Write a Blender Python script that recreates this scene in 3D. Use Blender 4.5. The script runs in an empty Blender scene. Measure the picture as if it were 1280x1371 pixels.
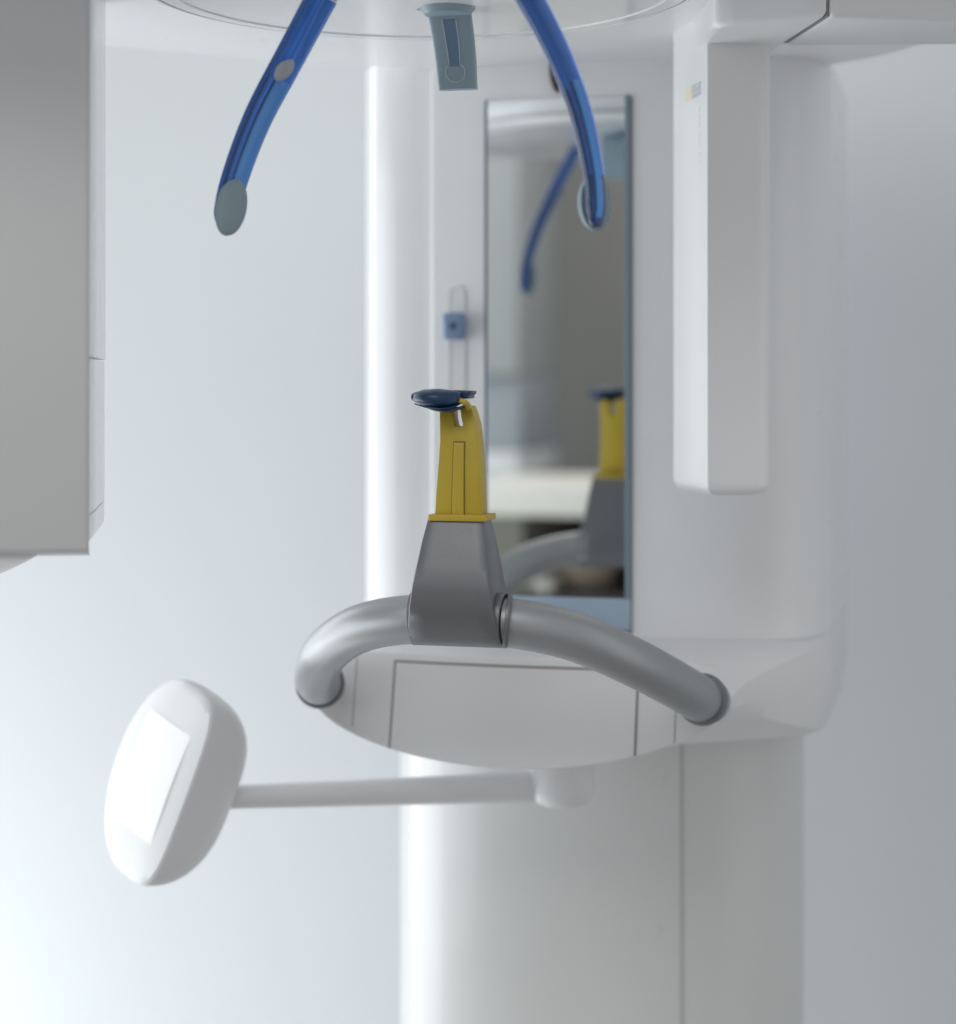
import bpy, bmesh, math, random
from mathutils import Vector, Matrix
random.seed(4)
S = bpy.context.scene
COL = S.collection
F = 2558.0            # focal length in photo pixels
ZC = 1.40             # eye height
HY = 515.0            # horizon row of the photo
sn, cs = 0.250, 0.9682
O = Vector((-0.0127, 1.160, ZC))
RV = Vector((cs, -sn, 0)); AV = Vector((sn, cs, 0)); ZV = Vector((0, 0, 1))

def M(lx, t, z):                    # machine coordinates -> world
    return O + RV * lx + AV * t + ZV * z
def P(px, py, d):                   # a ray of the photo at a depth -> world
    return Vector(((px - 640) / F * d, d, ZC - (py - HY) / F * d))
def W(x, y, z):
    return Vector((x, y, ZC + z))

# ------------------------------------------------------------------ materials
def mat(name, col, rough=0.4, metal=0.0, coat=0.0, spec=0.5, trans=0.0, emit=None, var=0.03, bump=0.0, bscale=300, rvar=0.06, sss=0.0):
    m = bpy.data.materials.new(name); m.use_nodes = True
    nt = m.node_tree; b = nt.nodes['Principled BSDF']
    b.inputs['Base Color'].default_value = (*col, 1)
    b.inputs['Roughness'].default_value = rough
    b.inputs['Metallic'].default_value = metal
    b.inputs['Coat Weight'].default_value = coat
    b.inputs['Coat Roughness'].default_value = 0.06
    b.inputs['Specular IOR Level'].default_value = spec
    b.inputs['Transmission Weight'].default_value = trans
    if emit:
        b.inputs['Emission Color'].default_value = (*emit[:3], 1); b.inputs['Emission Strength'].default_value = emit[3]
    tc = nt.nodes.new('ShaderNodeTexCoord')
    if var > 0:
        n = nt.nodes.new('ShaderNodeTexNoise'); n.inputs['Scale'].default_value = 9; n.inputs['Detail'].default_value = 4
        nt.links.new(tc.outputs['Object'], n.inputs['Vector'])
        mx = nt.nodes.new('ShaderNodeMix'); mx.data_type = 'RGBA'
        mx.inputs[6].default_value = (*[c * (1 - var) for c in col], 1)
        mx.inputs[7].default_value = (*[min(1, c * (1 + var)) for c in col], 1)
        nt.links.new(n.outputs['Fac'], mx.inputs[0]); nt.links.new(mx.outputs[2], b.inputs['Base Color'])
    if rvar > 0:
        n2 = nt.nodes.new('ShaderNodeTexNoise'); n2.inputs['Scale'].default_value = 40; n2.inputs['Detail'].default_value = 5
        nt.links.new(tc.outputs['Object'], n2.inputs['Vector'])
        mr = nt.nodes.new('ShaderNodeMapRange')
        mr.inputs[3].default_value = max(0.02, rough - rvar); mr.inputs[4].default_value = rough + rvar
        nt.links.new(n2.outputs['Fac'], mr.inputs[0]); nt.links.new(mr.outputs[0], b.inputs['Roughness'])
    if bump > 0:
        n3 = nt.nodes.new('ShaderNodeTexNoise'); n3.inputs['Scale'].default_value = bscale; n3.inputs['Detail'].default_value = 3
        nt.links.new(tc.outputs['Object'], n3.inputs['Vector'])
        bp = nt.nodes.new('ShaderNodeBump'); bp.inputs['Strength'].default_value = bump; bp.inputs['Distance'].default_value = 0.0006
        nt.links.new(n3.outputs['Fac'], bp.inputs['Height']); nt.links.new(bp.outputs['Normal'], b.inputs['Normal'])
    return m
white = mat('white_plastic', (0.83, 0.835, 0.845), 0.30, coat=0.25, bump=0.08, bscale=60)
gloss = mat('gloss_white', (0.84, 0.845, 0.855), 0.24, coat=0.4, bump=0.0)
satin = mat('satin_white', (0.76, 0.76, 0.77), 0.40, bump=0.12, bscale=900)
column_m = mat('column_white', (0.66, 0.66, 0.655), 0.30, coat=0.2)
seam_m = mat('seam_grey', (0.28, 0.27, 0.26), 0.6)
silver = mat('silver_paint', (0.38, 0.39, 0.40), 0.42, metal=0.75, bump=0.10, bscale=2200)
grey_m = mat('grey_paint', (0.18, 0.185, 0.195), 0.36, metal=0.55, bump=0.22, bscale=2400)
ring_m = mat('dark_rubber', (0.15, 0.165, 0.175), 0.5, bump=0.1)
black = mat('black_gap', (0.012, 0.012, 0.013), 0.5)
yellow = mat('yellow_plastic', (0.49, 0.357, 0.028), 0.42, bump=0.15, bscale=1500)
navy = mat('navy_plastic', (0.008, 0.036, 0.10), 0.33, bump=0.1, bscale=1500)
blue = mat('blue_translucent', (0.018, 0.145, 0.56), 0.06, coat=0.5, trans=0.8)
blue_l = mat('blue_light', (0.06, 0.28, 0.74), 0.20, coat=0.4)
pad_m = mat('pad_grey_green', (0.24, 0.32, 0.36), 0.55, bump=0.2)
clip_m = mat('clip_blue_grey', (0.29, 0.385, 0.45), 0.42, bump=0.12, bscale=1500)
clip_d = mat('clip_inset', (0.15, 0.24, 0.36), 0.35)
clip_e = mat('clip_edge', (0.50, 0.60, 0.66), 0.3)
cap_m = mat('cap_grey', (0.42, 0.44, 0.46), 0.5)
frame_m = mat('frame_blue_grey', (0.36, 0.46, 0.58), 0.25, coat=0.3)
framed_m = mat('frame_dark', (0.20, 0.26, 0.31), 0.35)
knob_m = mat('knob_blue', (0.20, 0.29, 0.46), 0.3, coat=0.4)
orange = mat('orange_mark', (0.82, 0.72, 0.54), 0.5)
inkg = mat('grey_ink', (0.60, 0.65, 0.69), 0.5)
inkl = mat('pale_ink', (0.80, 0.81, 0.82), 0.5)
face_m = mat('panel_face', (0.92, 0.93, 0.94), 0.5)
src_m = mat('source_cover', (0.66, 0.66, 0.665), 0.42, bump=0.12, bscale=900)
screen_m = mat('screen_white', (0.8, 0.8, 0.8), 0.22, emit=(0.95, 0.98, 1.0, 0.25), var=0, rvar=0)
wall_m = mat('wall_paint', (0.70, 0.732, 0.752), 0.85, bump=0.15, bscale=250, var=0.012)
floor_m = mat('floor_vinyl', (0.42, 0.41, 0.40), 0.4)
darkwall_m = mat('dark_wall_paint', (0.33, 0.325, 0.31), 0.8, bump=0.1, bscale=120)
cream = mat('cream_top', (0.84, 0.82, 0.75), 0.4)
olive = mat('olive_front', (0.20, 0.20, 0.16), 0.5)
wood = mat('brown_basket', (0.40, 0.32, 0.26), 0.6)
darkshelf = mat('dark_shelf', (0.05, 0.045, 0.04), 0.5)
paleblue = mat('blue_grey_door', (0.36, 0.40, 0.43), 0.4)
mir = bpy.data.materials.new('mirror_glass'); mir.use_nodes = True
_b = mir.node_tree.nodes['Principled BSDF']
_b.inputs['Base Color'].default_value = (0.86, 0.88, 0.88, 1); _b.inputs['Metallic'].default_value = 1; _b.inputs['Roughness'].default_value = 0.0

# ------------------------------------------------------------------ mesh helpers
def link(name, verts, faces, m, parent=None, smooth=35, bevel=0, bseg=3, bang=30):
    """world-space verts -> ONE mesh object in its parent's frame"""
    me = bpy.data.meshes.new(name)
    inv = root_inv(parent)
    me.from_pydata([inv @ Vector(v) for v in verts], [], faces)
    bm = bmesh.new(); bm.from_mesh(me)
    bmesh.ops.remove_doubles(bm, verts=bm.verts, dist=1e-6)
    bmesh.ops.recalc_face_normals(bm, faces=bm.faces)
    if bevel:
        es = [e for e in bm.edges if len(e.link_faces) == 2 and e.calc_face_angle(0) > math.radians(bang)]
        bmesh.ops.bevel(bm, geom=es, offset=bevel, segments=bseg, profile=0.5, affect='EDGES', clamp_overlap=True)
    bm.to_mesh(me); bm.free()
    me.shade_smooth(); me.set_sharp_from_angle(angle=math.radians(smooth))
    me.materials.append(m)
    o = bpy.data.objects.new(name, me); COL.objects.link(o)
    if parent: o.parent = parent
    return o
MATS = {}
def root_inv(p):
    while p is not None:
        if p.name in MATS: return MATS[p.name].inverted()
        p = p.parent
    return Matrix.Identity(4)
def thing(name, label, cat, loc, rotz=0.0, group=None):
    o = bpy.data.objects.new(name, None); COL.objects.link(o)
    o.empty_display_size = 0.05
    o.location = loc; o.rotation_euler = (0, 0, rotz)
    MATS[o.name] = Matrix.Translation(loc) @ Matrix.Rotation(rotz, 4, 'Z')
    tag(o, label, cat, group); return o
def tag(o, label, cat, group=None, kind=None):
    o['label'] = label; o['category'] = cat
    if group: o['group'] = group
    if kind: o['kind'] = kind
    return o
def loft(rings, cap=True, closed=True):
    n = len(rings[0]); v = [p for r in rings for p in r]; f = []
    for i in range(len(rings) - 1):
        for j in range(n if closed else n - 1):
            k = (j + 1) % n
            f.append((i*n+j, i*n+k, (i+1)*n+k, (i+1)*n+j))
    if cap:
        f.append(tuple(range(n))); f.append(tuple((len(rings)-1)*n + j for j in range(n)))
    return v, f
def prism(poly, z0, z1, fn):
    return loft([[fn(a, b, z0) for a, b in poly], [fn(a, b, z1) for a, b in poly]])
def box(a, b, fn):
    (x0, y0, z0), (x1, y1, z1) = a, b
    return prism([(x0, y0), (x1, y0), (x1, y1), (x0, y1)], z0, z1, fn)
def join(*ms):
    v, f = [], []
    for a, b in ms:
        k = len(v); v += list(a); f += [tuple(i + k for i in q) for q in b]
    return v, f
def spline(pts, n, closed=False):
    pts = [Vector(p) for p in pts]; out = []; N = len(pts)
    segs = N if closed else N - 1
    for i in range(segs):
        if closed: p0, p1, p2, p3 = pts[i-1], pts[i], pts[(i+1) % N], pts[(i+2) % N]
        else:
            p1, p2 = pts[i], pts[i+1]
            p0 = pts[i-1] if i else p1 * 2 - p2
            p3 = pts[i+2] if i + 2 < N else p2 * 2 - p1
        for k in range(n):
            t = k / n
            out.append(0.5 * ((2*p1) + (p2-p0)*t + (2*p0-5*p1+4*p2-p3)*t*t + (3*p1-p0-3*p2+p3)*t**3))
    if not closed: out.append(pts[-1])
    return out
def tube(path, rad, seg=40, up=ZV):
    rings = []; N = len(path)
    for i, p in enumerate(path):
        t = (path[min(i+1, N-1)] - path[max(i-1, 0)]).normalized()
        s = t.cross(up)
        if s.length < 1e-4: s = t.cross(Vector((1, 0, 0)))
        s.normalize(); u = s.cross(t)
        r = rad(i / (N-1)) if callable(rad) else rad
        rings.append([p + (s*math.cos(a) + u*math.sin(a)) * r for a in [2*math.pi*k/seg for k in range(seg)]])
    return loft(rings)
def cyl(p, q, r0, r1=None, seg=40, edge=0.0):
    p, q = Vector(p), Vector(q); r1 = r0 if r1 is None else r1
    t = (q - p).normalized(); s = t.cross(ZV)
    if s.length < 1e-3: s = t.cross(Vector((1, 0, 0)))
    s.normalize(); u = s.cross(t)
    prof = [(0, r0), (1, r1)]
    L = (q - p).length
    if edge:
        e = edge
        prof = [(0, r0-e), (e*.3/L, r0-e*.3), (e/L, r0), (1-e/L, r1), (1-e*.3/L, r1-e*.3), (1, r1-e)]
    return loft([[p + t*L*k + (s*math.cos(a)+u*math.sin(a))*r for a in [2*math.pi*i/seg for i in range(seg)]] for k, r in prof])
def lathe(c, prof, seg=128, ax=ZV):
    s = Vector((1, 0, 0)); u = Vector((0, 1, 0))
    return loft([[c + (s*math.cos(a)+u*math.sin(a))*r + ZV*z for a in [2*math.pi*i/seg for i in range(seg)]] for r, z in prof], cap=True)
def sstep(x): return x*x*(3-2*x)

# ================================================================== the setting
def mw(a, b, z): return M(a, b, z)
wt = 0.72
o = link('wall', *box((-2.6, wt, -ZC), (2.6, wt+0.1, 1.5), mw), wall_m); o['kind'] = 'structure'
o = link('floor', *box((-3.2, -4.2, -ZC-0.05), (3.2, wt, -ZC), mw), floor_m); o['kind'] = 'structure'

# ================================================================== the x-ray machine
base = M(0.01, 0.40, -ZC)
X = thing('dental_xray_machine', 'white panoramic dental x-ray machine with mirror, curved silver handlebar and blue head supports', 'x-ray machine', base, -math.atan2(sn, cs))

# lower column: rounded plan
def sup(n, cx, ct, a, b, e):
    out = []
    for k in range(n):
        th = 2*math.pi*k/n; c, s = math.cos(th), math.sin(th)
        out.append((cx + a*math.copysign(abs(c)**(2/e), c), ct + b*math.copysign(abs(s)**(2/e), s)))
    return out
colp = sup(160, 0.006, 0.435, 0.165, 0.125, 2.5)
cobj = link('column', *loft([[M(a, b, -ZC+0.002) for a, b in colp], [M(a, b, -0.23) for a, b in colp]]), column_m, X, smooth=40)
# vertical seam of the column cover
def colfront(lx):
    u = abs((lx-0.006)/0.165); return 0.435 - 0.125*(1-u**2.5)**(1/2.5)
sx = 0.090
link('cover_seam', *box((sx-0.0008, colfront(sx)-0.0006, -1.3), (sx+0.0008, colfront(sx)+0.004, -0.24), mw), mat('cover_gap', (0.40, 0.39, 0.38), 0.6), cobj)

# carriage housing behind the front panel
hp = [(-0.163, 0.52), (-0.1635, 0.36), (-0.163, 0.335), (-0.158, 0.310), (-0.148, 0.290), (-0.133, 0.277), (-0.115, 0.2715), (-0.094, 0.270)]
hp = [tuple(p) for p in [v[:2] for v in spline([(a, b, 0) for a, b in hp], 8)]]
hp += [(0.10, 0.272), (0.14, 0.276), (0.16, 0.30), (0.19, 0.36), (0.19, 0.52)]
hz0, hz1 = -0.1875, 0.245
hous = link('carriage_housing', *loft([[M(a, b, hz0) for a, b in hp], [M(a, b, hz1) for a, b in hp]]), gloss, X, smooth=40)
pp = [(-0.092, 0.290), (-0.092, 0.262), (0.095, 0.262), (0.125, 0.2635), (0.150, 0.269), (0.172, 0.281), (0.188, 0.300), (0.197, 0.328), (0.2005, 0.36), (0.2005, 0.52)]
sp = [tuple(v[:2]) for v in spline([(a, b, 0) for a, b in pp[2:]], 8)]
pp = pp[:2] + sp
fpan = link('front_panel', *loft([[M(a, b, hz0+0.0003) for a, b in pp], [M(a, b, hz1) for a, b in pp]]), white, X, smooth=30, bevel=0.0035, bang=60)
# mirror
mx0, mx1, mz0, mz1, mb = -0.0488, 0.0612, -0.180, 0.212, -0.1565
mi = link('mirror', *box((mx0+0.002, 0.2600, mb), (mx1-0.0035, 0.268, mz1-0.001), mw), mir, X)
link('frame', *join(box((mx0, 0.2592, mb), (mx0+0.0022, 0.266, mz1), mw), box((mx1-0.0042, 0.2592, mb), (mx1, 0.266, mz1), mw)), framed_m, mi, bevel=0.0004)
link('lower_trim', *box((mx0, 0.2588, mz0), (mx1, 0.266, mb), mw), frame_m, mi, bevel=0.0015)
link('shadow_gap', *box((mx0-0.0006, 0.2612, mz0-0.0022), (mx1+0.0012, 0.2640, mz1-0.002), mw), seam_m, mi)
# slider with knob
def stadium(cx, z0, z1, r, n=14):
    out = []
    for k in range(n+1):
        a = math.pi*k/n; out.append((cx + r*math.cos(a), z1 - r + r*math.sin(a)))
    for k in range(n+1):
        a = math.pi + math.pi*k/n; out.append((cx + r*math.cos(a), z0 + r + r*math.sin(a)))
    return out
kx = -0.0708
gro = [(a, z) for a, z in stadium(kx, -0.02, 0.074, 0.0065)]
inn = [(a, z) for a, z in stadium(kx, -0.0186, 0.0726, 0.0051)]
sl = link('slider_slot', *loft([[M(a, 0.2615, z) for a, z in gro], [M(a, 0.2606, z) for a, z in gro], [M(a, 0.2606, z) for a, z in inn], [M(a, 0.2612, z) for a, z in inn]]), white, X)
kn = link('slider_knob', *box((kx-0.0085, 0.248, 0.0335), (kx+0.0085, 0.2612, 0.0535), mw), knob_m, sl, bevel=0.0035)
link('knob_dimple', *cyl(M(kx+0.0008, 0.2474, 0.0435), M(kx+0.0008, 0.249, 0.0435), 0.0028), mat('knob_dark', (0.07, 0.10, 0.17), 0.4), kn)
# laser opening under the arm
link('laser_opening', *loft([[M(0.0045 + 0.0032*math.cos(a) - 0.002*math.sin(a), tt, 0.227 + 0.0115*math.sin(a)) for a in [2*math.pi*k/28 for k in range(28)]] for tt in (0.2585, 0.264)]), mat('laser_brown', (0.05, 0.042, 0.034), 0.35), X)

# base shell: lens-shaped front lofted back into the carriage base
N = 64
def zbot(lx):
    u = min(1, abs(lx)/0.1485)
    return -0.2582 + (0.049*(1-math.sqrt(1-0.96*u*u)) if lx < 0 else 0.5*(0.044*u**2.15 + 0.049*(1-math.sqrt(1-0.96*u*u))))
def shell_front(i, s):              # s 0 = top edge, 1 = bottom edge
    u = -1 + 2*i/N; lx = 0.1485*u
    zt = -0.1865 - 0.022*max(0, abs(u)-0.80)**2/0.04
    zb = zbot(lx)
    z = zt + (zb - zt)*s
    t = 0.128 + 0.014*u*u + 0.24*(z + 0.2585)
    return lx, t, z
def shell_back(i, s):
    u = -1 + 2*i/N
    lx = 0.02 + 0.182*u
    e = (1-abs(u)**7)**(1/7)
    zb = -0.222 - 0.043*e
    z = -0.184 + (zb + 0.184)*s
    return lx, 0.335, z
rings = []
K = 14
for k in range(K+1):
    w = k/K; e = sstep(w)
    r = []
    for s, rng in ((0, range(N+1)), (1, range(N, -1, -1))):
        for i in rng:
            A = shell_front(i, s); B = shell_back(i, s)
            lx = A[0] + (B[0]-A[0])*e; t = A[1] + (B[1]-A[1])*w
            z = A[2] + (B[2]-A[2])*(e if s else w)
            r.append(M(lx, t, z))
    rings.append(r)
rings.append([M(*(lambda q: (q[0], 0.50, q[2]))(shell_back(i, s))) for s, rng in ((0, range(N+1)), (1, range(N, -1, -1))) for i in rng])
v, f = loft(rings, cap=False)
nr = 2*(N+1)
SS = 10
idx0 = len(v)
for i in range(N+1):
    for s in range(SS+1): v.append(M(*shell_front(i, s/SS)))
for i in range(N):
    for s in range(SS):
        a = idx0 + i*(SS+1)+s; f.append((a, a+SS+1, a+SS+2, a+1))
shell = link('base_shell', v, f, satin, X, smooth=32, bevel=0.0012, bang=45)
# drawer panel with seams on the shell front
def onfront(lx, z, off):
    u = lx/0.1485
    return M(lx, 0.128 + 0.014*u*u + 0.24*(z+0.2585) - off, z)
pl, pr, ptop = -0.0835, 0.0850, -0.1925
v, f = [], []
NN = 40
for i in range(NN+1):
    lx = pl + (pr-pl)*i/NN
    for s in range(7):
        z = ptop + (zbot(lx)+0.0012 - ptop)*s/6; v.append(onfront(lx, z, 0.0006))
for i in range(NN):
    for s in range(6):
        a = i*7+s; f.append((a, a+7, a+8, a+1))
bo = [i*7 for i in range(NN+1)] + [NN*7+s for s in range(1, 7)] + [i*7+6 for i in range(NN-1, -1, -1)] + [s for s in range(5, 0, -1)]
k0 = len(v)
inset = AV*0.002
v += [v[j] + inset for j in bo]
for q in range(len(bo)):
    q2 = (q+1) % len(bo); f.append((bo[q], bo[q2], k0+q2, k0+q))
dr = link('drawer_front', v, f, satin, shell, smooth=40)
def strip(pts, w, off, back=0.003):
    # thin dark gap following points on the shell front
    a = []; 
    for j, (lx, z) in enumerate(pts):
        q = pts[min(j+1, len(pts)-1)]; p = pts[max(j-1, 0)]
        dx, dz = q[0]-p[0], q[1]-p[1]; L = math.hypot(dx, dz); nx, nz = -dz/L*w/2, dx/L*w/2
        a.append([onfront(lx+nx, z+nz, off), onfront(lx-nx, z-nz, off), onfront(lx-nx, z-nz, -back), onfront(lx+nx, z+nz, -back)])
    return loft(a)
lin = lambda a, b, n: [(a[0]+(b[0]-a[0])*k/n, a[1]+(b[1]-a[1])*k/n) for k in range(n+1)]
link('drawer_seam', *join(strip(lin((pl-0.001, ptop+0.0009), (pr+0.001, ptop+0.0009), 30), 0.0016, 0.0004),
     strip(lin((pl-0.0009, ptop+0.0012), (pl-0.0009, zbot(pl)+0.0006), 8), 0.0016, 0.0004),
     strip(lin((pr+0.0009, ptop+0.0012), (pr+0.0009, zbot(pr)+0.0006), 8), 0.0014, 0.0004)), seam_m, shell)
sm2 = mat('fine_seam', (0.42, 0.41, 0.40), 0.5)
link('end_seam', *strip(lin((-0.1135, -0.190), (-0.1135, zbot(0.1135)+0.0006), 6), 0.0009, 0.0002), sm2, shell)
link('end_seam', *strip(lin((0.1115, -0.195), (0.1115, zbot(0.1115)+0.0006), 6), 0.0009, 0.0002), sm2, shell)

# handlebar
hpth = [(-0.1345, 0.138, -0.2085), (-0.130, 0.118, -0.2035), (-0.1245, 0.098, -0.1955), (-0.101, 0.050, -0.1725), (-0.070, 0.019, -0.1535), (-0.036, 0.004, -0.1445), (0, 0, -0.1425)]
hpth = hpth + [(-a, b, c) for a, b, c in reversed(hpth[:-1])]
hpath = spline([M(*p) for p in hpth], 12)
hb = link('handlebar', *tube(hpath, 0.0150, 48), silver, X)
for k in (0, -1):
    p = hpath[k]; q = hpath[6 if k == 0 else -7]; d = (q-p).normalized()
    link('end_ring', *cyl(p + d*0.010, p + d*0.0165, 0.0172, 0.0168, 48, 0.0012), ring_m, hb)
# grey chin support wrapped round the handlebar
prof = [(-0.0095, -0.0810), (-0.0135, -0.0945), (-0.0175, -0.109), (-0.0200, -0.119), (-0.0207, -0.126), (-0.0203, -0.133), (-0.0190, -0.1395), (-0.0168, -0.1455), (-0.0136, -0.151), (-0.0095, -0.1552), (-0.0045, -0.1580), (0.0015, -0.1592), (0.008, -0.1582), (0.014, -0.154), (0.018, -0.148), (0.0200, -0.140), (0.0198, -0.125), (0.0180, -0.108), (0.0145, -0.092), (0.0125, -0.081)]
def halfw(z):
    k = (-0.081 - z)/0.078
    return 0.0170 + 0.0125*min(1, k)**0.88 - (0.0006 if k > 0.93 else 0)
xs = [-1, -0.97, -0.6, -0.2, 0.2, 0.6, 0.97, 1]
rings = []
for x in xs:
    shr = 0.0012 if abs(x) == 1 else 0
    rings.append([M(x*halfw(z) + 0.0012, t*(1 - (0.05 if shr else 0)) , z) for t, z in prof])
chin = link('chin_support', *loft(rings), grey_m, X, smooth=50)
for sg, nm in ((1, 0), (-1, 1)):
    link('sleeve', *cyl(M(sg*0.0235 + 0.0012, 0, -0.1416), M(sg*0.0288 + 0.0012, 0.0, -0.1418), 0.0161, 0.0163, 56, 0.0006), grey_m, chin, smooth=50)
link('collar_gap', *cyl(M(0.0296, 0.0, -0.1422), M(0.0303, 0.0, -0.1422), 0.0159, None, 48), black, chin)
link('collar', *cyl(M(0.0301, 0.0, -0.1422), M(0.0330, 0.0006, -0.1425), 0.0166, 0.0164, 56, 0.0006), grey_m, chin)

# control panel on its arm, under the shell
pc = P(212, 1041, 1.31)
n = Vector((-0.70, -0.67, 0.25)).normalized()
vv = Vector((0.36, 0.0, 0.93)); vv = (vv - n*vv.dot(n)).normalized()
uu = vv.cross(n).normalized()
if uu.x < 0: uu = -uu
HV = 0.0695
def pad_pt(th, w):                  # outline angle, 0 = front rim .. 1 = back pole
    c, s = math.cos(th), math.sin(th)
    if c >= 0:
        e = 4.2; u = 0.050*abs(c)**(2/e)*(1 - 0.16*(1 - s*s)); v_ = math.copysign(abs(s)**(2/2.35), s)*HV
    else:
        u = 0.050*c; v_ = math.copysign(abs(s)**(2/2.1), s)*HV
    return u, v_
def pad_ring(k, dep, lift=0):
    return [pc + uu*(u*k) + vv*(v_*k) + n*dep for u, v_ in [pad_pt(2*math.pi*i/96, 0) for i in range(96)]]
rings = []
D = 0.054
for j in range(13):
    a = (math.pi/2)*(1 - j/12)      # back pole to rim
    rings.append([pc + uu*(u*math.cos(a)**0.8 + 0.004*math.sin(a)) + vv*(v_*math.cos(a)**0.95) - n*(D*math.sin(a)) for u, v_ in [pad_pt(2*math.pi*i/96, 0) for i in range(96)]] if j else [pc - n*D + uu*(u*0.02+0.004) + vv*v_*0.02 for u, v_ in [pad_pt(2*math.pi*i/96, 0) for i in range(96)]])
for k, dep in ((0.999, 0.0012), (0.993, 0.0022), (0.96, 0.0032), (0.90, 0.0042), (0.7, 0.0060), (0.4, 0.0076), (0.05, 0.0082)):
    rings.append(pad_ring(k, dep))
cp = link('control_panel', *loft(rings), satin, X, smooth=38)
link('face_plate', *loft([pad_ring(0.982, 0.0026), pad_ring(0.975, 0.0040), pad_ring(0.90, 0.0050), pad_ring(0.7, 0.0068), pad_ring(0.4, 0.0084), pad_ring(0.05, 0.0090)]), face_m, cp, smooth=60)
def face_h(u, v_):
    c = 0.050 if u < 0 else 0.049
    k = math.sqrt((u/c)**2 + (v_/HV)**2)
    pts = [(0.05, .0090), (0.4, .0084), (0.7, .0068), (0.9, .0050), (1, .004)]
    if k <= .05: return .0090
    for (a, b), (c2, d) in zip(pts, pts[1:]):
        if k <= c2: return b + (d-b)*(k-a)/(c2-a)
    return .004
g = []; f = []
for i in range(13):
    for j in range(17):
        u = -0.027 + 0.054*i/12; v_ = -0.038 + 0.078*j/16
        g.append(pc + uu*u + vv*v_ + n*(face_h(u, v_) + 0.0007))
for i in range(12):
    for j in range(16):
        a = i*17+j; f.append((a, a+17, a+18, a+1))
link('screen', g, f, screen_m, cp)
pa = P(296, 1068, 1.335); pb = P(722, 1053, 1.375)
link('panel_arm', *tube([pa, pa.lerp(pb, 0.4), pa.lerp(pb, 0.8), pb], lambda k: 0.0080 + 0.0035*k, 36), satin, X)
pj = P(752, 1000, 1.375); pk = P(752, 1079, 1.375)
rr = 0.0238
link('panel_joint', *lathe(Vector((pj.x, pj.y, 0)), [(rr, pj.z), (rr, pk.z+0.016), (rr*0.98, pk.z+0.012), (rr*0.92, pk.z+0.0075), (rr*0.80, pk.z+0.0035), (rr*0.6, pk.z+0.001), (rr*0.3, pk.z), (0.001, pk.z-0.0002)], 48), satin, X, smooth=60)

# ---------------------------------------------------------------- overhead arm
AZ = 0.238
arm_pts = [(-0.268, 1.352), (-0.18, 1.400), (-0.09, 1.440), (0.08, 1.470), (0.215, 1.468), (0.285, 1.415), (0.322, 1.330), (0.345, 1.22), (0.36, 1.05), (0.20, 0.93), (-0.10, 0.90), (-0.36, 0.90), (-0.44, 1.02), (-0.42, 1.22), (-0.35, 1.32)]
ap = [tuple(v[:2]) for v in spline([(a, b, 0) for a, b in arm_pts], 8, closed=True)]
cxy = Vector((-0.05, 1.15))
def scl(p, k): return ((p[0]-cxy.x)*k + cxy.x, (p[1]-cxy.y)*k + cxy.y)
prof_a = [(0.03, AZ), (0.5, AZ), (0.95, AZ), (0.985, AZ+0.0015), (0.997, AZ+0.006), (1.0, AZ+0.014), (1.0, AZ+0.13), (0.97, AZ+0.16), (0.03, AZ+0.17)]
oarm = link('rotating_arm', *loft([[W(*scl(p, k), z) for p in ap] for k, z in prof_a]), white, X, smooth=40)

# head disc under the arm
dc = M(0.002, -0.085, 0); dc.z = ZC
DZ = 0.2222
disc = link('head_disc', *lathe(dc, [(0.002, DZ+0.002), (0.06, DZ+0.0016), (0.11, DZ+0.0004), (0.1415, DZ), (0.1425, DZ-0.0008), (0.1450, DZ-0.0008), (0.1462, DZ), (0.1535, DZ), (0.1545, DZ+0.0012), (0.1552, DZ+0.0012), (0.1562, DZ+0.0003), (0.1585, DZ+0.0008), (0.1602, DZ+0.0030), (0.1605, AZ+0.004)], 180), gloss, X, smooth=28)
def torus(c, R, z, r, seg=180, m=10):
    rings = []
    for i in range(seg):
        a = 2*math.pi*i/seg; d = Vector((math.cos(a), math.sin(a), 0))
        rings.append([c + d*(R + r*math.cos(b)) + ZV*(z + r*math.sin(b)) for b in [2*math.pi*k/m for k in range(m)]])
    v, f = loft(rings, cap=False); n_ = m
    for j in range(m):
        k = (j+1) % m; f.append(((seg-1)*m+j, (seg-1)*m+k, k, j))
    return v, f
link('rim_line', *torus(dc, 0.1549, DZ+0.0012, 0.0009), seam_m, disc)
link('edge_gasket', *torus(dc, 0.1607, DZ+0.0052, 0.0012), sm2, disc)

# ---------------------------------------------------------------- forehead support
fz = 0.2265
def fs(lx, s, off):                 # s 0 top .. 1 bottom of the tilted clip
    return M(lx + 0.0005, -0.024 + 0.024*s + 0.004*math.sin(s*3.14) + off, fz + 0.001 - 0.0485*s)
rings = []
for i in range(13):
    s = i/12; hw = 0.0135 - 0.0015*s
    rr_ = []
    for k in range(28):
        a = 2*math.pi*k/28; c, si = math.cos(a), math.sin(a)
        x = math.copysign(abs(c)**0.35, c)*hw; y = math.copysign(abs(si)**0.6, si)*0.0035
        rr_.append(fs(x, s, y + 3.2*x*x))
    rings.append(rr_)
fh = link('forehead_support', *loft(rings), clip_m, X, smooth=45)
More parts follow.
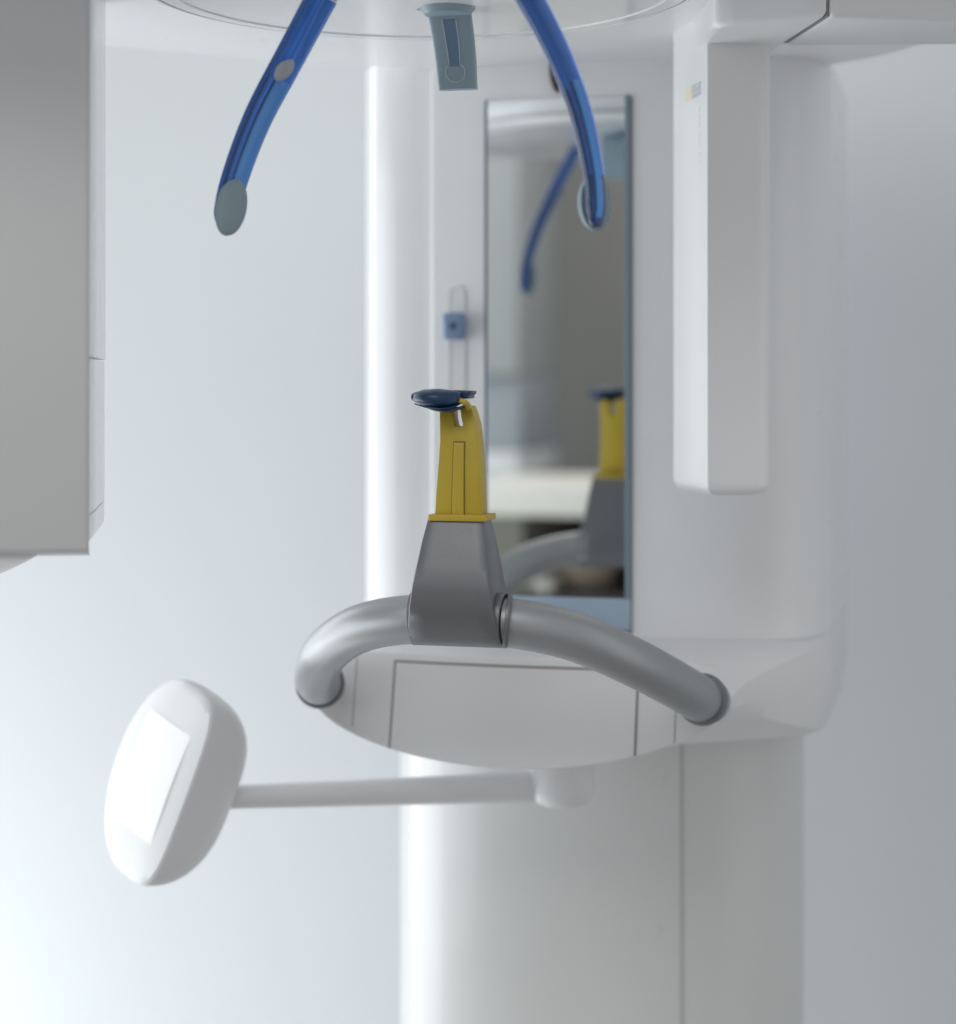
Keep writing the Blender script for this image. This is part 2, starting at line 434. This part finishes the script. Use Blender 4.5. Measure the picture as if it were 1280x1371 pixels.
# mount cup
mc = fs(0, 0, 0); 
link('mount_cup', *lathe(Vector((mc.x, mc.y, ZC)), [(0.0135, fz-0.0066), (0.0142, fz-0.0055), (0.0165, fz-0.003), (0.0185, fz-0.0006), (0.0182, fz+0.003)], 64), clip_m, fh, smooth=50)
for sgn in (-1, 1):
    link('mount_pin', *cyl(M(sgn*0.0165, -0.026, fz-0.0014), M(sgn*0.0205, -0.026, fz-0.0010), 0.0022, 0.0012, 16), clip_e, fh)
key = []
for k in range(25):
    a = math.radians(125) + math.radians(290)*k/24
    key.append((0.0060*math.cos(a), 0.80 - 0.0060*math.sin(a)/0.0505))
loop = [(-0.0042, 0.20), (-0.0040, 0.45)] + key + [(0.0040, 0.45), (0.0042, 0.20)]
lp3 = [fs(x, s, -0.0036 + 3.2*x*x*0.7) for x, s in loop]
link('keyhole_rim', *tube(spline(lp3, 3), 0.00032, 8), clip_e, fh)
cp_ = []
for s in [0.20 + 0.53*k/10 for k in range(11)]:
    cp_.append([fs(-0.0038, s, -0.0037), fs(0.0038, s, -0.0037), fs(0.0038, s, -0.002), fs(-0.0038, s, -0.002)])
link('keyhole_channel', *loft(cp_), clip_d, fh)

# ---------------------------------------------------------------- temple supports
def sweep(path, nrm, wd, th, ew=3.0, seg=36):
    rings = []; Np = len(path)
    for i, p in enumerate(path):
        k = i/(Np-1)
        t = (path[min(i+1, Np-1)] - path[max(i-1, 0)]).normalized()
        nn = nrm(k); nn = (nn - t*nn.dot(t)).normalized(); ww = t.cross(nn)
        a_, b_ = wd(k)/2, th(k)/2
        rings.append([p + ww*(a_*math.copysign(abs(math.cos(a))**(2/ew), math.cos(a))) + nn*(b_*math.copysign(abs(math.sin(a))**(2/ew), math.sin(a))) for a in [2*math.pi*j/seg for j in range(seg)]])
    return rings
def temple(pts, deps, nr, pad_c, pad_d, pad_n, pad_w, pad_h, tap, chan, side):
    path = spline([P(x, y, d) for (x, y), d in zip(pts, deps)], 10)
    def wd(k):
        w = 0.0205 - tap*k
        if k > 0.93: w *= math.sqrt(max(0.02, 1 - ((k-0.93)/0.075)**2))
        return w
    def th(k): return (0.0105 - 0.003*k)*(1 if k < 0.95 else 0.8)
    rings = sweep(path, lambda k: nr, wd, th, 2.8)
    ob = link('temple_support', *loft(rings), blue, X, smooth=50)
    Np = len(path)
    if chan:
        i0, i1 = int(Np*chan[0]), int(Np*chan[1]); off = chan[2]
        rr2 = []
        for i in range(i0, i1):
            p = path[i]; t = (path[i+1]-path[i-1]).normalized(); nn = (nr - t*nr.dot(t)).normalized(); ww = t.cross(nn); k = i/(Np-1)
            w2 = wd(k)*0.5*chan[3]; h = th(k)/2
            c = p + nn*(h*chan[5]) + ww*chan[4]
            rr2.append([c + ww*w2 + nn*0.0007, c - ww*w2 + nn*0.0007, c - ww*w2 - nn*0.003, c + ww*w2 - nn*0.003])
        link('channel', *loft(rr2), blue_l, ob, smooth=40, bevel=0.0004)
    # oval pad at the tip
    pn = pad_n.normalized(); tip = (P(*pts[-1], deps[-1]) - P(*pts[-3], deps[-3])).normalized()
    lv = (tip - pn*tip.dot(pn)).normalized(); lw = lv.cross(pn)
    c = P(*pad_c, pad_d)
    rg = []
    for k, h in ((1.0, -0.003), (1.0, 0.0), (0.97, 0.0010), (0.90, 0.0018), (0.6, 0.0030), (0.02, 0.0036)):
        rg.append([c + lv*(pad_h*k*math.sin(a)) + lw*(pad_w*k*math.cos(a)) + pn*h for a in [2*math.pi*j/48 for j in range(48)]])
    link('pad', *loft(rg), pad_m, ob, smooth=60)
    # grey connector at the root
    d = (path[1]-path[0]).normalized()
    link('connector', *loft(sweep([path[0]-d*0.03, path[0]-d*0.0005], lambda k: nr, lambda k: 0.019, lambda k: 0.0095, 2.8)), clip_m, ob)
    return ob, path
ld = [1.078, 1.080, 1.082, 1.083, 1.083, 1.082, 1.080]
nL = Vector((0.80, -0.60, 0.12)).normalized()
tl, pathL = temple([(432, -6), (413, 30), (383, 86), (349, 150), (325, 208), (308, 262), (301, 306)], ld, nL, (311, 277), 1.074, Vector((0.55, -0.83, 0.05)), 0.0088, 0.0165, 0.003, (0.38, 0.93, 1, 0.52, -0.0006, 1), 'L')
tp = P(383, 93, 1.072)
pn = nL; lv = (pathL[20]-pathL[16]).normalized(); lw = lv.cross(pn).normalized()
link('button', *loft([[tp + lv*(0.0062*k*math.sin(a)) + lw*(0.0040*k*math.cos(a)) + pn*h for a in [2*math.pi*j/32 for j in range(32)]] for k, h in ((1, -0.004), (1, 0.0008), (0.9, 0.0016), (0.05, 0.002))]), cap_m, tl, smooth=50)
rd = [1.040, 1.040, 1.040, 1.040, 1.039, 1.038, 1.036]
nR = Vector((0.80, -0.60, 0.1)).normalized()
tr, pathR = temple([(698, -22), (727, 30), (752, 82), (774, 140), (788, 195), (797, 250), (799, 304)], rd, nR, (794, 272), 1.0455, Vector((-0.50, 0.86, 0.0)), 0.0098, 0.0152, 0.0075, (0.42, 0.97, 1, 0.34, 0.0020, 1), 'R')

# ---------------------------------------------------------------- sensor head (right)
s1 = Vector((0.1458, 1.215)); su = Vector((0.986, 0.165)); sv = Vector((-0.165, 0.986))
def SW(a, b, z): q = s1 + su*a + sv*b; return W(q.x, q.y, z)
spoly = [(0.0, 0.0), (0.0445, 0.0), (0.0445, 0.086), (0.0, 0.086)]
def rpoly(x0, y0, x1, y1, rs, n_=8):
    out = []
    for (cx, cy, a0, r) in ((x0+rs[0], y0+rs[0], 180, rs[0]), (x1-rs[1], y0+rs[1], 270, rs[1]), (x1-rs[2], y1-rs[2], 0, rs[2]), (x0+rs[3], y1-rs[3], 90, rs[3])):
        for k in range(n_+1):
            a = math.radians(a0 + 90*k/n_); out.append((cx + r*math.cos(a), cy + r*math.sin(a)))
    return out
srings = []
for z, ins in ((-0.0712, 0.0090), (-0.0709, 0.0060), (-0.0700, 0.0034), (-0.0682, 0.0014), (-0.0655, 0.0003), (-0.0625, 0.0), (0.26, 0.0)):
    srings.append([SW(a, b, z) for a, b in rpoly(ins, ins, 0.0445-ins, 0.086-ins, (max(0.0012, 0.0022-ins*0.1), 0.0115, 0.010, 0.006))])
sens = link('sensor_head', *loft(srings), white, X, smooth=35)
# printed mark on its left face
def lf(b, z, o_): return SW(-o_, b, z)
def lbox(b0, b1, z0, z1): return loft([[lf(b0, z0, 0.0002), lf(b1, z0, 0.0002), lf(b1, z1, 0.0002), lf(b0, z1, 0.0002)], [lf(b0, z0, -0.001), lf(b1, z0, -0.001), lf(b1, z1, -0.001), lf(b0, z1, -0.001)]])
link('orange_mark', *lbox(0.036, 0.050, 0.1865, 0.1955), orange, sens)
link('logo_lettering', *join(*[lbox(b0, b0+0.0024, z0, z0+h_) for b0, z0, h_ in [(0.031, 0.1870, 0.0085), (0.027, 0.1870, 0.0085), (0.023, 0.187, 0.006), (0.019, 0.187, 0.0085), (0.015, 0.187, 0.0085)]] +
     [lbox(0.015, 0.034, 0.1870, 0.1884), lbox(0.015, 0.034, 0.1908, 0.1920), lbox(0.015, 0.034, 0.1942, 0.1954)]), inkg, sens)
link('model_lettering', *join(*[lbox(0.017, 0.022, z, z+0.0032) for z in (0.176, 0.171, 0.166, 0.159, 0.154, 0.147, 0.142)]), inkl, sens)
# bracket above the sensor and the arm cover beside it
BZ = 0.2172
kp = [(0.207, 1.130), (0.180, 1.143), (0.156, 1.1575), (0.1475, 1.164), (0.1435, 1.172), (0.1425, 1.185), (0.140, 1.32), (0.19, 1.325), (0.1955, 1.225)]
link('sensor_bracket', *loft([[W(a, b, z) for a, b in kp] for z in (BZ, 0.34)]), white, X, smooth=40, bevel=0.0045, bang=50)
kp2 = [(0.2086, 1.1303), (0.30, 1.146), (0.42, 1.166), (0.43, 1.215), (0.30, 1.222), (0.1972, 1.226)]
link('arm_cover', *loft([[W(a, b, z) for a, b in kp2] for z in (BZ, 0.34)]), white, X, smooth=40, bevel=0.0035, bang=50)
link('bracket_seam', *loft([[W(a, b, z) for a, b in [(0.2065, 1.133), (0.2095, 1.134), (0.1985, 1.224), (0.1950, 1.223)]] for z in (BZ+0.0015, 0.335)]), seam_m, X)

# ---------------------------------------------------------------- x-ray source head (left)
fd = 1.045
q1 = Vector(((119-640)/F*fd, fd))            # front right edge of the grey face
def SR(a, b, z): q = q1 + su*a + sv*b; return W(q.x, q.y, z)
z_b = -(737-HY)/F*fd
zs = -(479-HY)/F*fd; z2 = -(690-HY)/F*fd; z3 = -(728-HY)/F*fd
fpoly = [(a - (0.016*min(1, max(0, b-0.002)/0.02) if a > -0.05 else 0), b) for a, b in rpoly(-0.15, 0, 0.0, 0.15, (0.02, 0.0025, 0.003, 0.02))]
srings = []
for z, ins in ((z_b-0.0040, 0.014), (z_b-0.0028, 0.007), (z_b-0.001, 0.002), (z_b+0.002, 0.0), (0.26, 0.0)):
    srings.append([SR(a, b + (ins if b < 0.05 else 0), z) for a, b in fpoly])
srch = link('source_head', *loft(srings), src_m, X, smooth=40)
rings = []
for j in range(9):
    b = 0.006 + 0.135*j/8
    rg = []
    for k in range(25):
        a = -0.15 + 0.136*k/24; q = (a + 0.15)/0.136
        rg.append(SR(a, b, z_b + 0.006 - 0.040*(1 - q**2.2)**0.8 * (0.75 + 0.25*sstep(min(1, j/3)))))
    rg += [SR(-0.014, b, z_b+0.03), SR(-0.15, b, z_b+0.03)]
    rings.append(rg)
link('bottom_cover', *loft(rings), satin, srch, smooth=50)
def strip_m(z0, z1, x1): return loft([[SR(a, b, z) for a, b in [(-0.012, 0.0022), (x1-0.0052, 0.0022), (x1-0.0048, 0.0030), (x1-0.0030, 0.045), (x1-0.0006, 0.140), (x1-0.0020, 0.148), (-0.012, 0.15)]] for z in (z0, z1)])
link('side_cover', *strip_m(zs+0.0005, 0.26, 0.0058), gloss, srch, smooth=50)
link('beam_window', *strip_m(z2+0.0004, zs-0.0005, 0.0052), gloss, srch, smooth=50)
fr = []
for q in [k/8 for k in range(9)]:
    an = math.pi/2*(1-q); ins = 0.011*(1-math.cos(an)); z = z_b + 0.0085 - 0.0095*math.sin(an)
    fr.append([SR(a - (ins if a > -0.008 else 0), b + (0.004*(1-math.cos(an)) if b < 0.01 else 0), z) for a, b in [(-0.012, 0.0022), (-0.0002, 0.0022), (0.0002, 0.0030), (0.0020, 0.045), (0.0044, 0.140), (0.0030, 0.148), (-0.012, 0.15)]])
fr.append([SR(a, b, z2-0.0004) for a, b in [(-0.012, 0.0022), (-0.0002, 0.0022), (0.0002, 0.0030), (0.0020, 0.045), (0.0044, 0.140), (0.0030, 0.148), (-0.012, 0.15)]])
link('foot_cap', *loft(fr), gloss, srch, smooth=50)

# ================================================================== bite block holder (plugs into the chin support)
Y = thing('bite_holder', 'yellow plastic bite holder with a raised centre rib, plugged into the grey chin support', 'bite holder', M(0, 0, -0.081))
Y.rotation_euler = (0, 0, -math.atan2(sn, cs)); MATS[Y.name] = Matrix.Translation(M(0, 0, -0.081)) @ Matrix.Rotation(-math.atan2(sn, cs), 4, 'Z')
def ylx(px, t=-0.008):              # photo column -> lateral machine coordinate on the holder's plane
    q = (px-640)/F; return (q*(1.16 + cs*t) + 0.0127 - sn*t)/(cs + q*sn)
def yz(py): return -(py-HY)/F*1.153
left = [(583, 690), (584.5, 660), (587, 620), (588, 590), (587, 570), (585.5, 549)]
right = [(627, 543), (631, 552), (636, 567), (640, 590), (643, 620), (645, 655), (646.5, 690)]
notch = [(603, 545), (604.5, 560), (607, 571), (618.5, 571), (615.5, 560), (613, 545)]
outl = left + [(594, 545)] + notch + right
pl2 = [(ylx(a), yz(b)) for a, b in outl]
def bow(z):                         # the blade leans back towards the top
    k = max(0, (z + 0.0787)/0.064); return 0.006*k*k
rings = [[M(a, tt + bow(z), z) for a, z in pl2] for tt in (-0.0095, 0.0035)]
link('blade', *loft(rings), yellow, Y, smooth=30, bevel=0.0007, bseg=2, bang=50)
rb = [(606.5, 690), (607.5, 592.5), (621, 592.5), (622, 690)]
rb2 = []
for z in [yz(690) + (yz(592.5)-yz(690))*k/10 for k in range(11)]:
    k = (z - yz(690))/(yz(592.5)-yz(690))
    x0 = ylx(606.3) + (ylx(607.5)-ylx(606.3))*k; x1 = ylx(622.3) + (ylx(621)-ylx(622.3))*k
    rb2.append([M(x0, -0.0108 + bow(z), z), M(x1, -0.0108 + bow(z), z), M(x1, -0.008 + bow(z), z), M(x0, -0.008 + bow(z), z)])
link('rib', *loft(rb2), yellow, Y, bevel=0.0003, bseg=2)
gr = []
for z in [yz(690) + (yz(590.8)-yz(690))*k/10 for k in range(11)]:
    k = (z - yz(690))/(yz(590.8)-yz(690))
    x0 = ylx(605) + (ylx(606.2)-ylx(605))*k; x1 = ylx(623.5) + (ylx(622.3)-ylx(623.5))*k
    gr.append([M(x0, -0.00965 + bow(z), z), M(x1, -0.00965 + bow(z), z), M(x1, -0.008 + bow(z), z), M(x0, -0.008 + bow(z), z)])
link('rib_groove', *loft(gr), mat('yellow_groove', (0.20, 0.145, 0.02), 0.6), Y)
link('flange', *box((ylx(575.5), -0.0118, yz(697.2)), (ylx(653), 0.0125, yz(688.6)), mw), yellow, Y, bevel=0.0006, bseg=2)
hk = [M(ylx(x), tt, yz(y)) for x, y, tt in ((619, 536, -0.016), (624, 537, -0.017), (629, 540, -0.016), (628, 545, -0.008), (624, 548, -0.002))]
link('hook', *tube(spline(hk, 6), 0.0017, 14), yellow, Y)

# blue bite pad sitting on top of the holder
B = thing('bite_pad', 'navy blue lens-shaped bite pad resting on top of the yellow holder', 'bite pad', M(-0.01, -0.012, -0.017))
B.rotation_euler = Y.rotation_euler; MATS[B.name] = Matrix.Translation(M(-0.01, -0.012, -0.017)) @ Matrix.Rotation(-math.atan2(sn, cs), 4, 'Z')
def leaf(x0, x1, zt, zb, t0, dep, nseg=28):
    """lens-like loft along the lateral axis; zt / zb give top and bottom image rows at k in 0..1"""
    rings = []
    for i in range(nseg+1):
        k = i/nseg; px = x0 + (x1-x0)*k
        a, b = zt(k), zb(k); zc = yz((a+b)/2); hz = abs(yz(a)-yz(b))/2
        dd = dep*max(0.22, math.sin(math.pi*min(1, k*0.92+0.04)))**0.7
        rings.append([M(ylx(px), t0 + dd*math.cos(q), zc + hz*math.copysign(abs(math.sin(q))**0.8, math.sin(q))) for q in [2*math.pi*j/24 for j in range(24)]])
    return loft(rings)
def curve(pts):
    def fn(k):
        for (a, b), (c, d) in zip(pts, pts[1:]):
            if k <= c: 
                w = (k-a)/(c-a); return b + (d-b)*(w*w*(3-2*w)*0.5 + w*0.5)
        return pts[-1][1]
    return fn
up = link('upper_plate', *leaf(557, 621, curve([(0, 526.5), (0.06, 524.5), (0.25, 521.3), (0.5, 520.2), (0.75, 521.8), (1, 525)]), curve([(0, 536.5), (0.1, 540), (0.3, 544.5), (0.55, 547.5), (0.8, 546.5), (1, 541)]), -0.014, 0.013), navy, B, smooth=60)
link('lower_plate', *leaf(567, 625, curve([(0, 540.2), (0.3, 544), (0.6, 546.5), (0.9, 544), (1, 541.5)]), curve([(0, 542.5), (0.15, 546.5), (0.4, 551), (0.65, 552), (0.88, 548.5), (1, 544)]), -0.012, 0.0125), navy, B, smooth=60)
link('ridge', *tube([M(ylx(x), -0.014 - 0.0128*math.sin(math.pi*(x-553)/72)**0.7 + 0.0006, yz(y)) for x, y in ((563, 540.5), (570, 542.2), (578, 544), (588, 546), (600, 547), (610, 546), (618, 543))], 0.0005, 8), navy, up)
lip = [(606, 522.2), (618, 522.6), (631.5, 523.2), (632, 526), (628, 530), (629.5, 533), (620, 534), (606, 532)]
link('rear_lip', *loft([[M(ylx(x), tt, yz(y)) for x, y in lip] for tt in (-0.012, 0.004)]), navy, B, smooth=40, bevel=0.0006, bseg=2)

# ================================================================== room seen in the mirror (virtual ray reflected in the mirror plane)
def V(px, py, vd):
    w = P(px, py, vd) - O
    lx, t, z = w.dot(RV), w.dot(AV), w.z
    return lx, 2*0.260 - t, z
def at_back(tm):                     # helpers in machine frame at real distance tm (negative t)
    return tm
def vx(px, t):                       # lateral coordinate that shows at photo column px in the mirror, for real t
    vt = 0.52 - t; q = (px-640)/F
    return (q*(1.16 + cs*vt) + 0.0127 - sn*vt)/(cs + q*sn)
def vz(py, t, lx=0.0):
    vt = 0.52 - t; d = 1.16 + cs*vt - sn*lx
    return -(py-HY)/F*d
tw = -2.4
o = link('partition_wall', *box((vx(560, tw), tw-0.1, -ZC), (vx(1000, tw), tw, 1.15), mw), darkwall_m); o['kind'] = 'structure'
td = -1.25
dk = thing('reception_desk', 'high reception desk with a thick cream top, seen in the mirror', 'desk', M(vx(740, td), td, -ZC))
dx0, dx1 = vx(600, td), vx(960, td); lm = vx(740, td)
link('worktop', *box((dx0, td-0.45, vz(692, td, lm)), (dx1, td, vz(652, td, lm)), mw), cream, dk, bevel=0.004)
sh = vz(797, td, lm)
link('shelf', *box((dx0, td-0.40, sh-0.03), (dx1, td-0.004, sh), mw), darkshelf, dk, bevel=0.003)
link('back_panel', *box((dx0, td-0.44, -ZC+0.001), (dx1, td-0.41, vz(692, td, lm)-0.001), mw), black, dk)
link('side_panel', *box((vx(640, td), td-0.40, sh+0.001), (vx(698, td), td-0.006, vz(692, td, lm)-0.001), mw), olive, dk)
link('desk_front', *box((dx0, td-0.40, -ZC+0.001), (dx1, td-0.03, sh-0.031), mw), olive, dk)
bc = M(vx(782, td-0.13), td-0.13, sh)
bw_ = 0.055
bl = link('bowl', *lathe(Vector((bc.x, bc.y, bc.z)), [(0.036, 0.0005), (0.045, 0.012), (0.052, 0.03), (0.055, 0.046), (0.0535, 0.047), (0.050, 0.032), (0.042, 0.014), (0.001, 0.008)], 48), wood)
tag(bl, 'round brown bowl on the lower shelf of the desk, seen in the mirror', 'bowl')
nt_ = M(vx(772, td-0.13), td-0.13, sh)
def small(name, x0, x1, y0, y1, t0, t1, m, label, cat, rest=None, bev=0.003):
    z0 = vz(y1, t0, lm) if rest is None else rest
    o = link(name, *box((vx(x0, t0), t1, z0), (vx(x1, t0), t0, vz(y0, t0, lm)), mw), m, bevel=bev); tag(o, label, cat); return o
small('paper_stack', 684, 738, 776, 797, td-0.03, td-0.20, cream, 'low cream stack of paper on the desk shelf beside the bowl', 'paper stack', sh+0.0005)
small('white_box', 700, 741, 718, 797, td-0.24, td-0.33, white, 'white box standing behind the paper on the desk shelf', 'box', sh+0.0005)
tc_ = -1.9
cab = thing('storage_cabinet', 'tall pale cabinet with a blue grey lower section, reflected at the left of the mirror', 'cabinet', M(vx(660, tc_), tc_, -ZC))
lmc = vx(660, tc_)
c0, c1 = vx(590, tc_), vx(694, tc_)
link('upper_door', *box((c0, tc_-0.35, vz(503, tc_, lmc)), (c1, tc_, 0.85), mw), mat('pale_door', (0.42, 0.44, 0.44), 0.5), cab, bevel=0.004)
link('middle_door', *box((c0, tc_-0.35, vz(604, tc_, lmc)), (c1, tc_-0.015, vz(503, tc_, lmc)-0.002), mw), paleblue, cab, bevel=0.004)
link('drawer', *box((c0, tc_-0.35, vz(640, tc_, lmc)), (c1, tc_, vz(604, tc_, lmc)-0.002), mw), white, cab, bevel=0.004)
link('plinth', *box((c0+0.01, tc_-0.35, -ZC+0.001), (c1-0.01, tc_-0.03, vz(640, tc_, lmc)-0.002), mw), black, cab)

# ================================================================== light
w = bpy.data.worlds.new('World'); S.world = w; w.use_nodes = True
bg = w.node_tree.nodes['Background']; bg.inputs[0].default_value = (0.95, 0.975, 1.0, 1); bg.inputs[1].default_value = 0.50
def area(name, loc, target, sx_, sy_, power, col):
    l = bpy.data.lights.new(name, 'AREA'); l.shape = 'RECTANGLE'; l.size = sx_; l.size_y = sy_; l.energy = power; l.color = col
    o = bpy.data.objects.new(name, l); COL.objects.link(o); o.location = loc
    o.rotation_euler = (Vector(target) - Vector(loc)).to_track_quat('-Z', 'Y').to_euler()
    return o
area('window_light', M(-2.25, -0.60, -0.35), M(0.0, 0.10, -0.20), 2.1, 1.6, 23, (0.91, 0.97, 1.0))
area('low_window_light', M(-1.02, 0.36, -0.85), M(-0.3, 0.55, -0.55), 0.7, 0.9, 5.6, (0.93, 0.97, 1.0))
area('rear_window_light', M(-1.25, 0.68, 0.0), M(-0.9, -1.0, 0.0), 1.1, 1.5, 15, (0.93, 0.97, 1.0))
area('right_fill_light', M(1.35, 0.0, -0.15), M(0.75, 0.72, -0.15), 0.9, 1.5, 1.3, (1.0, 0.985, 0.97))
area('room_light', M(-0.35, -1.55, 1.20), M(-0.15, -1.0, -0.4), 1.8, 0.9, 15.5, (1.0, 0.97, 0.94))

# ================================================================== camera
cam = bpy.data.cameras.new('Camera'); co = bpy.data.objects.new('Camera', cam); COL.objects.link(co)
co.location = (0, 0, ZC); co.rotation_euler = (math.radians(90), 0, 0)
cam.sensor_fit = 'VERTICAL'; cam.sensor_height = 24; cam.lens = F/1371*24
cam.shift_y = -(1371/2 - HY)/1371
cam.clip_start = 0.05; cam.clip_end = 100
cam.dof.use_dof = True; cam.dof.focus_distance = 1.150; cam.dof.aperture_fstop = 2.4
S.camera = co
S.view_settings.view_transform = 'Standard'; S.view_settings.look = 'None'; S.view_settings.exposure = 0; S.view_settings.gamma = 1
S.view_settings.use_curve_mapping = False
S.render.engine = 'CYCLES'
S.cycles.use_denoising = True
S.cycles.max_bounces = 10; S.cycles.glossy_bounces = 6; S.cycles.transmission_bounces = 6
S.cycles.caustics_reflective = False; S.cycles.caustics_refractive = False
